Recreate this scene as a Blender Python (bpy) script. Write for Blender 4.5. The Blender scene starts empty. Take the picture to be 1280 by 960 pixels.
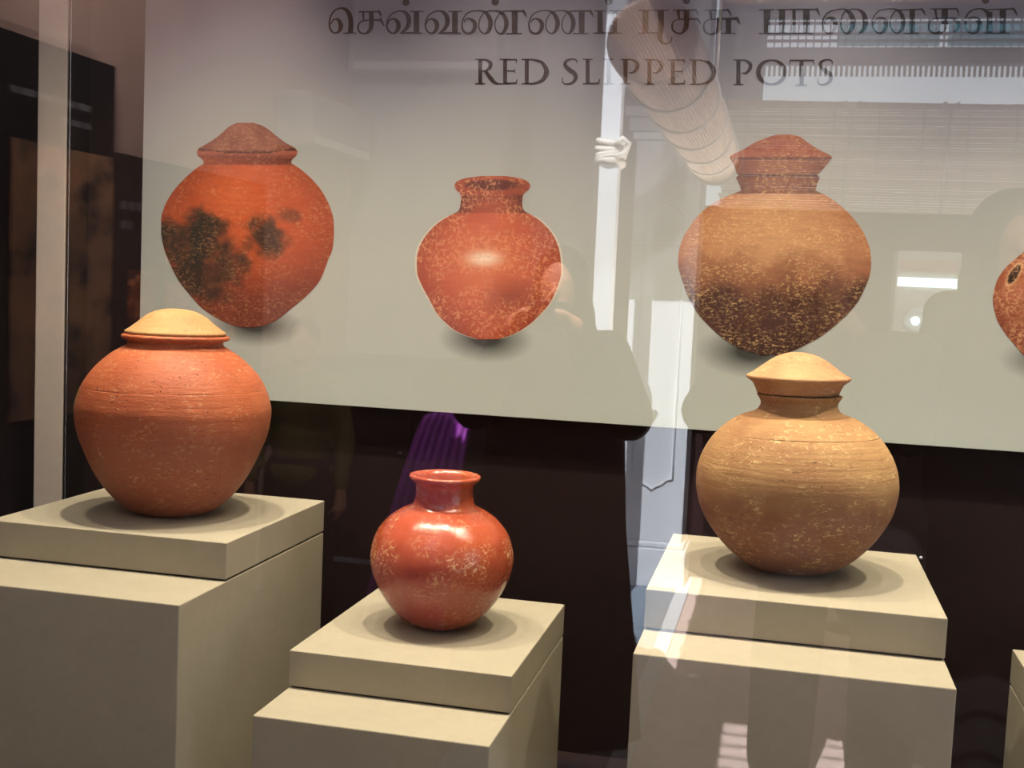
import bpy, bmesh, math, random
from mathutils import Vector, Matrix, noise
random.seed(7)
PI = math.pi
scn = bpy.context.scene
COL = scn.collection

# ------------------------------------------------------------------ camera
F_PX = 1498.45
CAM = Vector((0, 0, 1.5))
RGT = Vector((0.9734244, 0.2247659, 0.0438767))
DWN = Vector((0.0608307, -0.0690658, -0.9957558))
FWD = Vector((-0.2207815, 0.9719620, -0.0809030))
cd = bpy.data.cameras.new('camera'); cam = bpy.data.objects.new('camera', cd); COL.objects.link(cam)
cd.sensor_fit = 'HORIZONTAL'; cd.sensor_width = 36; cd.lens = F_PX * 36 / 1280
cd.clip_start = 0.005; cd.clip_end = 200
cam.matrix_world = Matrix(((RGT.x, -DWN.x, -FWD.x, CAM.x), (RGT.y, -DWN.y, -FWD.y, CAM.y), (RGT.z, -DWN.z, -FWD.z, CAM.z), (0, 0, 0, 1)))
scn.camera = cam

# ------------------------------------------------------------------ sky, sun, exposure
w = bpy.data.worlds.new('sky'); scn.world = w; w.use_nodes = True
w.node_tree.nodes['Background'].inputs[0].default_value = (0.80, 0.89, 1.0, 1)
w.node_tree.nodes['Background'].inputs[1].default_value = 2.6
sd = bpy.data.lights.new('sun', 'SUN'); sd.energy = 28; sd.color = (0.93, 0.96, 1.0); sd.angle = math.radians(0.25)
sun = bpy.data.objects.new('sun', sd); COL.objects.link(sun)
SUN_DIR = Vector((0.05, -0.585, -0.79)).normalized()
sun.rotation_euler = SUN_DIR.to_track_quat('-Z', 'Y').to_euler(); sun.location = (0, 3, 8)
scn.view_settings.view_transform = 'Standard'; scn.view_settings.look = 'None'
scn.view_settings.gamma = 1; scn.view_settings.use_curve_mapping = False
scn.view_settings.exposure = 0.0

GLASS_Y = 1.65          # front pane of the showcase
PANEL_Y = 2.665         # face of the printed panel

def at(u, v, Y):
    """a point measured on the photograph, on the upright plane at depth Y"""
    d = RGT * ((u - 640) / F_PX) + DWN * ((v - 480) / F_PX) + FWD
    t = Y / d.y
    return CAM + d * t

# ------------------------------------------------------------------ helpers
def srgb(r, g, b):
    f = lambda c: (c / 255 / 12.92) if c / 255 <= 0.04045 else ((c / 255 + 0.055) / 1.055) ** 2.4
    return (f(r), f(g), f(b), 1)

class N:
    """tiny node-building helper"""
    def __init__(s, name):
        s.m = bpy.data.materials.new(name); s.m.use_nodes = True
        s.t = s.m.node_tree; s.t.nodes.clear()
        s.out = s.t.nodes.new('ShaderNodeOutputMaterial')
    def n(s, typ, ins=None, **kw):
        nd = s.t.nodes.new(typ)
        for k, v in kw.items(): setattr(nd, k, v)
        for k, v in (ins or {}).items():
            sock = nd.inputs[k]
            if hasattr(v, 'is_output'): s.t.links.new(v, sock)
            else: sock.default_value = v
        return nd
    def math(s, op, a, b=0.0, clamp=False):
        nd = s.n('ShaderNodeMath', {0: a, 1: b}, operation=op); nd.use_clamp = clamp; return nd.outputs[0]
    def mix(s, fac, a, b, blend='MIX'):
        nd = s.t.nodes.new('ShaderNodeMix'); nd.data_type = 'RGBA'; nd.blend_type = blend
        for i, v in ((0, fac), (6, a), (7, b)):
            if hasattr(v, 'is_output'): s.t.links.new(v, nd.inputs[i])
            else: nd.inputs[i].default_value = v
        return nd.outputs[2]
    def ramp(s, fac, lo, hi):
        nd = s.n('ShaderNodeMapRange', {0: fac, 1: lo, 2: hi}); nd.clamp = True; return nd.outputs[0]
    def coord(s, which='Object'): return s.n('ShaderNodeTexCoord').outputs[which]
    def map(s, v, scale=(1, 1, 1), loc=(0, 0, 0)):
        return s.n('ShaderNodeMapping', {'Vector': v, 'Scale': scale, 'Location': loc}).outputs[0]
    def noise(s, v, scale, detail=4, rough=0.55, dist=0.0):
        return s.n('ShaderNodeTexNoise', {'Vector': v, 'Scale': scale, 'Detail': detail, 'Roughness': rough, 'Distortion': dist}).outputs[0]
    def done(s, bsdf): s.t.links.new(bsdf.outputs[0], s.out.inputs[0]); return s.m
    def principled(s, col, rough=0.6, bump=None, bstr=0.2, bdist=0.002, **kw):
        p = s.n('ShaderNodeBsdfPrincipled')
        for k, v in (('Base Color', col), ('Roughness', rough)):
            if hasattr(v, 'is_output'): s.t.links.new(v, p.inputs[k])
            else: p.inputs[k].default_value = v
        for k, v in kw.items(): p.inputs[k.replace('_', ' ')].default_value = v
        if bump is not None:
            b = s.n('ShaderNodeBump', {'Height': bump, 'Strength': bstr, 'Distance': bdist})
            s.t.links.new(b.outputs[0], p.inputs['Normal'])
        return s.done(p)

def plain(name, rgb, rough=0.6, var=0.12, scale=25, bstr=0.12, spec=0.3, metal=0.0):
    g = N(name); o = g.coord(); a = g.noise(o, scale, 5); b = g.noise(o, scale * 0.13, 2)
    c = srgb(*rgb); dk = tuple(x * (1 - var) for x in c[:3]) + (1,); lt = tuple(min(1, x * (1 + var)) for x in c[:3]) + (1,)
    f = g.ramp(g.math('ADD', g.math('MULTIPLY', a, 0.5), g.math('MULTIPLY', b, 0.5)), 0.35, 0.65)
    return g.principled(g.mix(f, dk, lt), rough, a, bstr, 0.002, Specular_IOR_Level=spec, Metallic=metal)

def obj(name, me, mat=None, parent=None, smooth=False):
    if isinstance(me, bmesh.types.BMesh):
        bm = me; me = bpy.data.meshes.new(name); bm.normal_update(); bm.to_mesh(me); bm.free()
    if mat is not None and not me.materials: me.materials.append(mat)
    if smooth:
        for p in me.polygons: p.use_smooth = True
    o = bpy.data.objects.new(name, me); COL.objects.link(o)
    if parent is not None: o.parent = parent
    return o
def empty(name, loc=(0, 0, 0)):
    o = bpy.data.objects.new(name, None); COL.objects.link(o); o.location = loc; o.empty_display_size = 0.05; return o
def tag(o, label, cat, group=None):
    o['label'] = label; o['category'] = cat
    if group: o['group'] = group
    return o
def struct(o, label=None):
    o['kind'] = 'structure'
    if label: o['label'] = label
    return o
def box(bm, x0, x1, y0, y1, z0, z1, bev=0.0):
    r = bmesh.ops.create_cube(bm, size=1)
    for v in r['verts']:
        v.co = Vector(((x0 + x1) / 2 + v.co.x * (x1 - x0), (y0 + y1) / 2 + v.co.y * (y1 - y0), (z0 + z1) / 2 + v.co.z * (z1 - z0)))
    if bev:
        es = list({e for v in r['verts'] for e in v.link_edges})
        bmesh.ops.bevel(bm, geom=es, offset=bev, segments=2, affect='EDGES', profile=0.5)
    return bm
def boxm(*a, bev=0.0): return box(bmesh.new(), *a, bev=bev)
def lathe(bm, prof, seg=96, wob=0.0, seed=0, cap=True):
    rings = []
    for k, (r, z) in enumerate(prof):
        if r < 1e-6: rings.append([bm.verts.new((0, 0, z))]); continue
        ring = []
        for i in range(seg):
            a = 2 * PI * i / seg
            n = wob * (noise.noise(Vector((math.cos(a) * 1.3, math.sin(a) * 1.3, z * 7 + seed * 9.1))) + 0.4 * noise.noise(Vector((math.cos(a) * 5, math.sin(a) * 5, z * 25 + seed))))
            ring.append(bm.verts.new(((r + n) * math.cos(a), (r + n) * math.sin(a), z + n * 0.4)))
        rings.append(ring)
    for A, B in zip(rings, rings[1:]):
        for i in range(seg):
            j = (i + 1) % seg
            if len(A) == 1 and len(B) == 1: continue
            if len(A) == 1: bm.faces.new((A[0], B[j], B[i]))
            elif len(B) == 1: bm.faces.new((A[i], A[j], B[0]))
            else: bm.faces.new((A[i], A[j], B[j], B[i]))
    return bm
def smooth_profile(pts, sub=5):
    """Catmull-Rom through (r, z) points"""
    out = []
    n = len(pts)
    for i in range(n - 1):
        p0, p1, p2, p3 = pts[max(i - 1, 0)], pts[i], pts[i + 1], pts[min(i + 2, n - 1)]
        for k in range(sub):
            t = k / sub
            out.append(tuple(0.5 * ((2 * b) + (-a + c) * t + (2 * a - 5 * b + 4 * c - d) * t * t + (-a + 3 * b - 3 * c + d) * t ** 3) for a, b, c, d in zip(p0, p1, p2, p3)))
    out.append(tuple(pts[-1]))
    return [(max(q[0], 0),) + tuple(q[1:]) if len(q) == 2 else q for q in out]
def tube(bm, pts, r, seg=10, closed=False):
    pts = [Vector(p) for p in pts]; n = len(pts); rings = []
    rr = r if isinstance(r, (list, tuple)) else [r] * n
    up = None
    for i, p in enumerate(pts):
        if closed: d = pts[(i + 1) % n] - pts[i - 1]
        else: d = pts[min(i + 1, n - 1)] - pts[max(i - 1, 0)]
        d.normalize()
        if up is None: up = Vector((0, 0, 1)) if abs(d.z) < 0.9 else Vector((0, 1, 0))
        s = d.cross(up)
        if s.length < 1e-4: s = d.cross(Vector((1, 0, 0)))
        s.normalize(); up = s.cross(d)
        rings.append([bm.verts.new(p + (s * math.cos(2 * PI * k / seg) + up * math.sin(2 * PI * k / seg)) * rr[i]) for k in range(seg)])
    m = n if closed else n - 1
    for i in range(m):
        A, B = rings[i], rings[(i + 1) % n]
        for k in range(seg): bm.faces.new((A[k], A[(k + 1) % seg], B[(k + 1) % seg], B[k]))
    if not closed:
        bm.faces.new(rings[0][::-1]); bm.faces.new(rings[-1])
    return bm

# ------------------------------------------------------------------ materials
M_PED = plain('painted_board_cream', (160, 152, 133), 0.75, 0.05, 60, 0.05)
M_BACK = plain('showcase_back_dark', (31, 19, 19), 0.75, 0.2, 30, 0.1, spec=0.15)
M_POST = plain('post_beige', (198, 186, 174), 0.6, 0.06, 40)
M_BLACK = plain('black_metal', (22, 20, 20), 0.4, 0.1, 40)
M_STEEL = plain('brushed_steel', (190, 188, 184), 0.22, 0.05, 50, 0.05, metal=1.0)
M_LETTER = plain('lettering_brown', (44, 28, 27), 0.6, 0.1, 90, 0.02)
M_WHITE = plain('limewash_white', (200, 203, 208), 0.75, 0.05, 12, 0.15)
M_WALLP = plain('hall_wall_plaster', (150, 138, 138), 0.8, 0.06, 8)
M_WALLR = plain('hall_wall_rosy', (172, 140, 128), 0.8, 0.06, 8)
M_BOARD = plain('board_black', (24, 20, 20), 0.5, 0.15, 20, 0.05)
M_MAROON = plain('board_maroon', (40, 16, 18), 0.6, 0.15, 14, 0.05)
M_FLOORG = plain('floor_bluegrey', (126, 138, 152), 0.65, 0.12, 9)
M_FLOORP = plain('floor_pink', (205, 178, 170), 0.6, 0.08, 9)
M_GREY = plain('beam_grey', (158, 156, 162), 0.7, 0.1, 10)
M_ROPE = plain('rope_white', (214, 208, 198), 0.9, 0.15, 120, 0.5)
M_PALE = plain('unit_pale', (196, 192, 186), 0.5, 0.04, 20)
M_PINK = plain('unit_pink', (200, 160, 148), 0.5, 0.1, 30)
M_SKIN = plain('skin_brown', (150, 102, 78), 0.55, 0.08, 40)
M_HAIR = plain('hair_black', (18, 14, 13), 0.5, 0.2, 120)
M_CLOTH = plain('cloth_black', (20, 17, 18), 0.85, 0.25, 60, 0.3, spec=0.1)
M_CLOTHD = plain('cloth_charcoal', (34, 27, 27), 0.85, 0.25, 60, 0.3, spec=0.1)
M_OLIVE = plain('cloth_olive', (84, 78, 46), 0.85, 0.2, 50, 0.3, spec=0.1)
M_PURPLE = plain('cloth_purple', (196, 96, 206), 0.7, 0.15, 60, 0.3)

def glass_mat():
    g = N('showcase_glass')
    lw = g.n('ShaderNodeLayerWeight', {'Blend': 0.5}).outputs['Facing']
    f = g.math('ADD', g.math('MULTIPLY', g.math('POWER', lw, 5.0), 0.94), 0.058, True)
    tr = g.n('ShaderNodeBsdfTransparent', {'Color': (0.985, 0.99, 0.985, 1)})
    gl = g.n('ShaderNodeBsdfGlossy', {'Color': (1, 1, 1, 1), 'Roughness': 0.0})
    mx = g.n('ShaderNodeMixShader', {0: f}); g.t.links.new(tr.outputs[0], mx.inputs[1]); g.t.links.new(gl.outputs[0], mx.inputs[2])
    return g.done(mx)
M_GLASS = glass_mat()

def translucent_mat(name, rgb, trans=0.6, scale=80, var=0.15, stretch=(1, 1, 1)):
    g = N(name); o = g.map(g.coord(), stretch); a = g.noise(o, scale, 4)
    c = srgb(*rgb); dk = tuple(x * (1 - var) for x in c[:3]) + (1,); lt = tuple(min(1, x * (1 + var)) for x in c[:3]) + (1,)
    col = g.mix(g.ramp(a, 0.35, 0.65), dk, lt)
    d = g.n('ShaderNodeBsdfDiffuse', {'Color': col}); t = g.n('ShaderNodeBsdfTranslucent', {'Color': col})
    mx = g.n('ShaderNodeMixShader', {0: trans}); g.t.links.new(d.outputs[0], mx.inputs[1]); g.t.links.new(t.outputs[0], mx.inputs[2])
    return g.done(mx)
M_REED = translucent_mat('bamboo_reed', (226, 208, 194), 0.6, 30, 0.25, (0.3, 1, 30))
M_REEDD = translucent_mat('bamboo_reed_aged', (158, 134, 118), 0.3, 30, 0.25, (0.3, 1, 30))
M_ROLL = plain('bamboo_reed_rolled', (214, 190, 172), 0.8, 0.25, 30)
def cyan_mat():
    g = N('cyan_sheet'); o = g.map(g.coord(), (1, 1, 4)); a = g.noise(o, 40, 4); f = g.ramp(a, 0.35, 0.65)
    d = g.n('ShaderNodeBsdfTranslucent', {'Color': g.mix(f, srgb(150, 205, 215), srgb(200, 232, 238))}); t = g.n('ShaderNodeBsdfTransparent', {'Color': g.mix(f, srgb(170, 225, 232), srgb(225, 245, 248))})
    mx = g.n('ShaderNodeMixShader', {0: 0.45}); g.t.links.new(t.outputs[0], mx.inputs[1]); g.t.links.new(d.outputs[0], mx.inputs[2]); return g.done(mx)
M_CYAN = cyan_mat()

def emit(name, rgb, st):
    g = N(name); return g.done(g.n('ShaderNodeEmission', {'Color': srgb(*rgb), 'Strength': st}))
M_TUBE = emit('tube_light', (225, 250, 250), 9.0)

# ================================================================== SHOWCASE SHELL
struct(obj('wall_back', boxm(-2.6, 2.2, 2.70, 2.76, 0.0, 2.8), M_BACK), 'dark brown back wall of the showcase')
struct(obj('wall_right', boxm(2.16, 2.22, GLASS_Y + 0.02, 2.72, 0.0, 2.8), M_BACK), 'dark end wall of the showcase')
struct(obj('wall_left', boxm(-2.22, -2.16, GLASS_Y + 0.02, 2.72, 0.0, 2.8), M_BACK), 'dark end wall of the showcase beyond the beige post')
struct(obj('trim_1', boxm(-2.22, 2.22, GLASS_Y - 0.03, 2.72, 2.76, 2.84), M_BACK), 'dark roof of the showcase')
struct(obj('trim_2', boxm(-2.22, 2.22, GLASS_Y - 0.03, GLASS_Y + 0.05, 0.0, 0.42), M_BLACK), 'black plinth front below the glass')
struct(obj('floor_showcase', boxm(-2.22, 2.22, GLASS_Y + 0.05, 2.72, 0.36, 0.42), M_BACK), 'dark deck inside the showcase')
struct(obj('window_1', boxm(-2.2, 2.2, GLASS_Y, GLASS_Y + 0.008, 0.41, 2.77), M_GLASS), 'large clear glass front pane of the showcase')

# post of the end frame with its steel edge strip
pa, pb = at(45, 300, 2.62), at(81, 300, 2.62)
post = empty('end_post', ((pa.x + pb.x) / 2, 2.66, 0.42))
o = obj('post_board', boxm(-(pb.x - pa.x) / 2, (pb.x - pa.x) / 2, -0.04, 0.041, 0, 2.341, bev=0.003), M_POST, post)
e0 = (pb.x - pa.x) / 2
o = obj('rubber_seal', boxm(e0 - 0.001, e0 + 0.008, -0.035, 0.041, 0, 2.34), M_BLACK, post)
o = obj('steel_strip', boxm(e0 + 0.007, e0 + 0.012, -0.043, 0.041, 0, 2.34, bev=0.001), M_STEEL, post)
tag(post, 'upright beige post with a thin steel edge beside the printed panel', 'post')

# ================================================================== PEDESTALS
def pedestal(x0, x1, yf, yb, zt, zb, yB, label):
    cx = (x0 + x1) / 2; t = empty('display_pedestal', (cx, (yB + yb) / 2, 0.42)); oy = (yB + yb) / 2
    obj('pedestal_base', boxm(x0 - cx, x1 - cx, yB - oy, yb - oy, 0, zb - 0.42 - 0.002, bev=0.0022), M_PED, t)
    obj('shadow_gap', boxm(x0 - cx + 0.004, x1 - cx - 0.004, yf - oy + 0.004, yb - oy - 0.004, zb - 0.4225, zb - 0.4185), M_BLACK, t)
    obj('top_slab', boxm(x0 - cx, x1 - cx, yf - oy, yb - oy, zb - 0.42 + 0.0015, zt - 0.42, bev=0.0018), M_PED, t)
    return tag(t, label, 'pedestal', 'stepped cream pedestals')
pedestal(-1.531, -1.0139, 2.0747, 2.5696, 0.990, 0.9172, 1.8946, 'stepped cream pedestal under the orange lidded pot')
pedestal(-0.8694, -0.4421, 2.0502, 2.5694, 0.8052, 0.7355, 1.896, 'low stepped cream pedestal under the small glossy red pot')
pedestal(-0.2126, 0.2874, 2.0589, 2.5687, 0.9855, 0.9159, 1.9125, 'stepped cream pedestal under the ochre lidded pot')
pedestal(0.4865, 0.93, 2.05, 2.5695, 0.8084, 0.737, 1.896, 'cream pedestal without a pot next to the pedestal of the ochre lidded pot')

# ================================================================== POTS
def pot_mat(name, base, dark, pale, rough=0.6, zsplit=None, low=None, flake=0.5, crack=0.0, crack_band=(0, 1), streak=0.35, blot=None, spec=0.3, rings=(), relief=0.4):
    g = N(name); o = g.coord(); sep = g.n('ShaderNodeSeparateXYZ', {0: o}); z = sep.outputs[2]
    n1 = g.noise(o, 7, 5, 0.6); n2 = g.noise(g.map(o, (3, 3, 34)), 3.2, 5, 0.6); n3 = g.noise(g.map(o, (1, 1, 2.2)), 80, 6, 0.74, 0.9); n4 = g.noise(o, 16, 5); n6 = g.noise(o, 120, 3)
    col = g.mix(g.ramp(n1, 0.38, 0.7), srgb(*base), srgb(*dark))
    if low is not None:
        zz = g.math('ADD', z, g.math('MULTIPLY', g.math('SUBTRACT', n4, 0.5), 0.09))
        col = g.mix(g.ramp(zz, zsplit + 0.035, zsplit - 0.035), col, srgb(*low))
    col = g.mix(g.math('MULTIPLY', g.ramp(n2, 0.45, 0.72), streak), col, srgb(*dark))
    if blot:
        for (bx, by, bz, br, bc, bf) in blot:
            d = g.n('ShaderNodeVectorMath', {0: o, 1: (bx, by, bz)}, operation='DISTANCE').outputs['Value']
            f = g.ramp(g.math('ADD', d, g.math('MULTIPLY', g.math('SUBTRACT', n4, 0.5), br)), br, br * 0.35)
            col = g.mix(g.math('MULTIPLY', f, bf), col, srgb(*bc))
    fl = g.math('MULTIPLY', g.ramp(n3, 0.555, 0.60), g.ramp(n4, 0.42, 0.56))
    col = g.mix(g.math('MULTIPLY', fl, flake), col, srgb(*pale))
    hgt = g.math('ADD', g.math('MULTIPLY', n3, 0.6), g.math('MULTIPLY', n2, 0.8))
    if crack > 0:
        ds = g.n('ShaderNodeVectorMath', {0: g.n('ShaderNodeTexNoise', {'Vector': o, 'Scale': 55.0, 'Detail': 4.0}).outputs['Color'], 'Scale': 0.022}, operation='SCALE').outputs[0]
        dv = g.n('ShaderNodeVectorMath', {0: o, 1: ds}, operation='ADD').outputs[0]
        vo = g.n('ShaderNodeTexVoronoi', {'Vector': g.n('ShaderNodeMapping', {'Vector': dv, 'Scale': (1, 1, 1)}).outputs[0], 'Scale': 85.0}, feature='DISTANCE_TO_EDGE').outputs['Distance']
        line = g.math('MULTIPLY', g.ramp(vo, 0.13, 0.03), g.ramp(n6, 0.46, 0.54))
        band = g.math('MULTIPLY', g.ramp(z, crack_band[0] - 0.015, crack_band[0] + 0.02), g.ramp(z, crack_band[1] + 0.02, crack_band[1] - 0.015))
        msk = g.math('MULTIPLY', g.ramp(n4, 0.46, 0.56), g.math('ADD', g.math('MULTIPLY', band, 0.9), 0.1))
        cf = g.math('MULTIPLY', g.math('MULTIPLY', line, msk), crack)
        col = g.mix(cf, col, srgb(*pale)); hgt = g.math('SUBTRACT', hgt, g.math('MULTIPLY', cf, 0.4))
    for rz in rings:
        dz = g.math('ABSOLUTE', g.math('SUBTRACT', g.math('ADD', z, g.math('MULTIPLY', g.math('SUBTRACT', n1, 0.5), 0.006)), rz))
        rf = g.math('MULTIPLY', g.math('MULTIPLY', g.ramp(dz, 0.0014, 0.0004), g.ramp(n4, 0.42, 0.54)), 0.55)
        col = g.mix(g.math('MULTIPLY', rf, 0.6), col, srgb(*[c * 0.5 for c in dark])); hgt = g.math('SUBTRACT', hgt, rf)
    pit = g.math('MULTIPLY', g.ramp(n6, 0.36, 0.30), g.ramp(n1, 0.4, 0.55)); col = g.mix(g.math('MULTIPLY', pit, 0.55), col, srgb(*[c * 0.45 for c in dark])); hgt = g.math('SUBTRACT', hgt, g.math('MULTIPLY', pit, 0.8))
    rg = g.math('ADD', g.math('MULTIPLY', n3, 0.2), rough - 0.1)
    return g.principled(col, rg, hgt, relief, 0.004, Specular_IOR_Level=spec)

M_PL = pot_mat('terracotta_orange', (184, 100, 62), (160, 80, 50), (206, 156, 112), 0.5, 0.2, (158, 92, 68), 0.65, streak=0.5, relief=0.5, rings=(0.268,), blot=[(-0.170, -0.102, 0.238, 0.05, (128, 112, 66), 0.8)])  # low colour paints the lit-to-dark boundary into the orange clay
M_PLL = pot_mat('terracotta_pale_lid', (186, 148, 98), (170, 122, 80), (206, 176, 130), 0.65, flake=0.4, streak=0.3)
M_PM = pot_mat('red_slip_glossy', (178, 84, 54), (156, 68, 44), (228, 178, 132), 0.22, 0.1, (156, 76, 58), 0.4, crack=0.9, crack_band=(0.125, 0.185), streak=0.25, spec=0.55, relief=0.1, rings=(0.21,))
M_PR = pot_mat('ochre_worn_clay', (174, 136, 90), (152, 108, 72), (206, 174, 122), 0.7, 0.15, (134, 90, 68), 0.85, streak=0.4, relief=0.6, rings=(0.262,))
M_PRL = pot_mat('ochre_worn_lid', (186, 146, 104), (164, 106, 74), (208, 176, 132), 0.75, flake=0.8, streak=0.2)

def make_pot(loc, body, lid, mb, ml, label, seed, lean=0.0, lid_off=(0, 0)):
    t = empty('terracotta_pot', loc); z0 = loc[2]
    bo = obj('pot_body', lathe(bmesh.new(), body, 112, 0.0016, seed), mb, t, True)
    if lean: bo.rotation_euler = (0, lean, 0)
    if lid:
        lo = obj('lid', lathe(bmesh.new(), lid, 112, 0.0014, seed + 3), ml, t, True)
        if lean: lo.rotation_euler = (0, lean, 0)
        lo.location = (lid_off[0], lid_off[1], 0)
    return tag(t, label, 'pot')
# orange pot
b = [(0.0, 0), (0.055, 0.0005), (0.084, 0.007), (0.112, 0.026), (0.137, 0.053), (0.161, 0.09), (0.181, 0.134), (0.195, 0.173), (0.2005, 0.214), (0.198, 0.238), (0.186, 0.272), (0.165, 0.304), (0.135, 0.333), (0.112, 0.348), (0.099, 0.356)]
body = smooth_profile(b) + [(0.0965, 0.361), (0.0985, 0.3655), (0.1075, 0.368), (0.110, 0.3715), (0.1095, 0.3755), (0.105, 0.378), (0.095, 0.377), (0.088, 0.37), (0.086, 0.35), (0.0, 0.345)]
lid = [(0.0, 0.376), (0.1, 0.3785), (0.1035, 0.381), (0.1025, 0.3845)] + smooth_profile([(0.098, 0.387), (0.078, 0.402), (0.06, 0.417), (0.038, 0.4275), (0.015, 0.4315), (0.0, 0.432)], 4)
make_pot((-1.2515, 2.30, 0.9905), body, lid, M_PL, M_PLL, 'large orange terracotta pot with a pale domed lid on a pedestal', 1)
# small glossy pot
b = [(0.0, 0), (0.035, 0.0005), (0.06, 0.007), (0.085, 0.024), (0.1085, 0.05), (0.128, 0.081), (0.141, 0.114), (0.145, 0.143), (0.1415, 0.168), (0.131, 0.195), (0.1095, 0.221), (0.088, 0.236), (0.07, 0.245)]
body = smooth_profile(b) + [(0.0625, 0.2505), (0.0592, 0.262), (0.0582, 0.275), (0.0590, 0.287), (0.0620, 0.2945), (0.0675, 0.299), (0.0722, 0.3035), (0.0728, 0.3075), (0.0705, 0.3105), (0.0655, 0.3112), (0.060, 0.3085), (0.055, 0.300), (0.052, 0.285), (0.052, 0.255), (0.07, 0.235), (0.1, 0.215), (0.132, 0.143), (0.09, 0.05), (0.0, 0.01)]
make_pot((-0.6545, 2.31, 0.8053), body, None, M_PM, None, 'small glossy red pot with an open flared rim on the low pedestal', 2)
# ochre pot
b = [(0.0, 0), (0.04, 0.0005), (0.072, 0.006), (0.1, 0.02), (0.13, 0.046), (0.157, 0.08), (0.1765, 0.116), (0.185, 0.148), (0.1865, 0.178), (0.181, 0.206), (0.165, 0.239), (0.141, 0.268), (0.11, 0.29), (0.085, 0.299), (0.0745, 0.306)]
body = smooth_profile(b) + [(0.0705, 0.314), (0.0712, 0.321), (0.0755, 0.3285), (0.0785, 0.332), (0.0780, 0.3345), (0.0735, 0.335), (0.066, 0.332), (0.062, 0.31), (0.0, 0.3)]
lid = [(0.0, 0.334), (0.068, 0.335), (0.0755, 0.3375), (0.0782, 0.345), (0.0835, 0.356), (0.0945, 0.3635), (0.0965, 0.3675), (0.093, 0.3705)] + smooth_profile([(0.085, 0.3745), (0.068, 0.387), (0.05, 0.4), (0.03, 0.4095), (0.012, 0.4135), (0.0, 0.4138)], 4)
make_pot((0.036, 2.312, 0.9868), body, lid, M_PR, M_PRL, 'large ochre worn clay pot with a flanged domed lid on a pedestal', 3, -0.018, (-0.004, 0))

# ================================================================== PRINTED PANEL
PX0, PX1, PZ0, PZ1 = -1.5485, 1.3, 1.202, 2.42
def panel_mat():
    g = N('panel_print'); o = g.coord(); sep = g.n('ShaderNodeSeparateXYZ', {0: o}); x, z = sep.outputs[0], sep.outputs[2]
    col = g.mix(g.ramp(z, 2.1, 1.5), srgb(130, 128, 142), srgb(154, 160, 158)); col = g.mix(g.ramp(z, 1.62, 1.24), col, srgb(180, 188, 182))  # printed gradient whose lighter bottom also paints in missing lamp light
    def ell(u, v, rx, rz, lo, hi):
        c = at(u, v, PANEL_Y)
        dx = g.math('DIVIDE', g.math('SUBTRACT', x, c.x), rx); dz = g.math('DIVIDE', g.math('SUBTRACT', z, c.z), rz)
        return g.ramp(g.math('SQRT', g.math('ADD', g.math('MULTIPLY', dx, dx), g.math('MULTIPLY', dz, dz))), lo, hi)
    for u, v in ((310, 290), (612, 320), (968, 320), (1325, 385)):
        col = g.mix(g.math('MULTIPLY', ell(u, v, 0.42, 0.42, 1.0, 0.45), 0.45), col, srgb(176, 178, 168))
    for u, v, rx, rz in ((318, 406, 0.125, 0.055), (607, 424, 0.115, 0.055), (940, 440, 0.125, 0.06), (1325, 452, 0.12, 0.05)):
        col = g.mix(g.math('MULTIPLY', ell(u, v, rx, rz, 1.0, 0.25), 0.93), col, srgb(28, 26, 24))
    gr = g.noise(o, 420, 2); col = g.mix(g.math('MULTIPLY', g.ramp(gr, 0.3, 0.7), 0.06), col, srgb(120, 116, 110))
    return g.principled(col, 0.55, gr, 0.02, 0.001, Specular_IOR_Level=0.25)
panel = empty('title_poster', (0, PANEL_Y, 0))
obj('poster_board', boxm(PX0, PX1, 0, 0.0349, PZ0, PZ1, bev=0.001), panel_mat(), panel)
tag(panel, 'printed grey poster board with pot photographs and a title in Tamil and English', 'poster')

# ---- printed pots: flat pictures on the panel
def print_mat(name, crack=0.0, speck=0.5, pale=(226, 176, 128), sc=60):
    g = N(name); at_ = g.n('ShaderNodeVertexColor'); at_.layer_name = 'ink'; o = g.coord()
    n3 = g.noise(g.map(o, (1, 1, 1.8)), sc * 1.6, 6, 0.72, 0.8); n4 = g.noise(o, 13, 5); n6 = g.noise(o, 95, 3); n5 = g.noise(g.map(o, (6, 1, 40)), 3, 4)
    col = at_.outputs[0]
    col = g.mix(g.math('MULTIPLY', g.ramp(n5, 0.42, 0.75), 0.22), col, (0.06, 0.025, 0.015, 1), 'MIX')
    br = g.mix(0.42, col, srgb(*pale))
    f = g.math('MULTIPLY', g.math('MULTIPLY', g.ramp(n3, 0.52, 0.60), g.ramp(n4, 0.38, 0.55)), speck)
    col = g.mix(f, col, br)
    if crack:
        ds = g.n('ShaderNodeVectorMath', {0: g.n('ShaderNodeTexNoise', {'Vector': o, 'Scale': 50.0, 'Detail': 4.0}).outputs['Color'], 'Scale': 0.024}, operation='SCALE').outputs[0]
        dv = g.n('ShaderNodeVectorMath', {0: o, 1: ds}, operation='ADD').outputs[0]
        vo = g.n('ShaderNodeTexVoronoi', {'Vector': dv, 'Scale': 95.0}, feature='DISTANCE_TO_EDGE').outputs['Distance']
        cf = g.math('MULTIPLY', g.math('MULTIPLY', g.math('MULTIPLY', g.ramp(vo, 0.14, 0.03), g.ramp(n6, 0.45, 0.53)), g.ramp(n4, 0.40, 0.52)), crack)
        col = g.mix(cf, col, srgb(*pale))
    return g.principled(col, 0.55, Specular_IOR_Level=0.25)
def lerp(a, b, t): return tuple(x + (y - x) * t for x, y in zip(a, b))
def sstep(a, b, x):
    t = min(1, max(0, (x - a) / (b - a))); return t * t * (3 - 2 * t)
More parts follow.
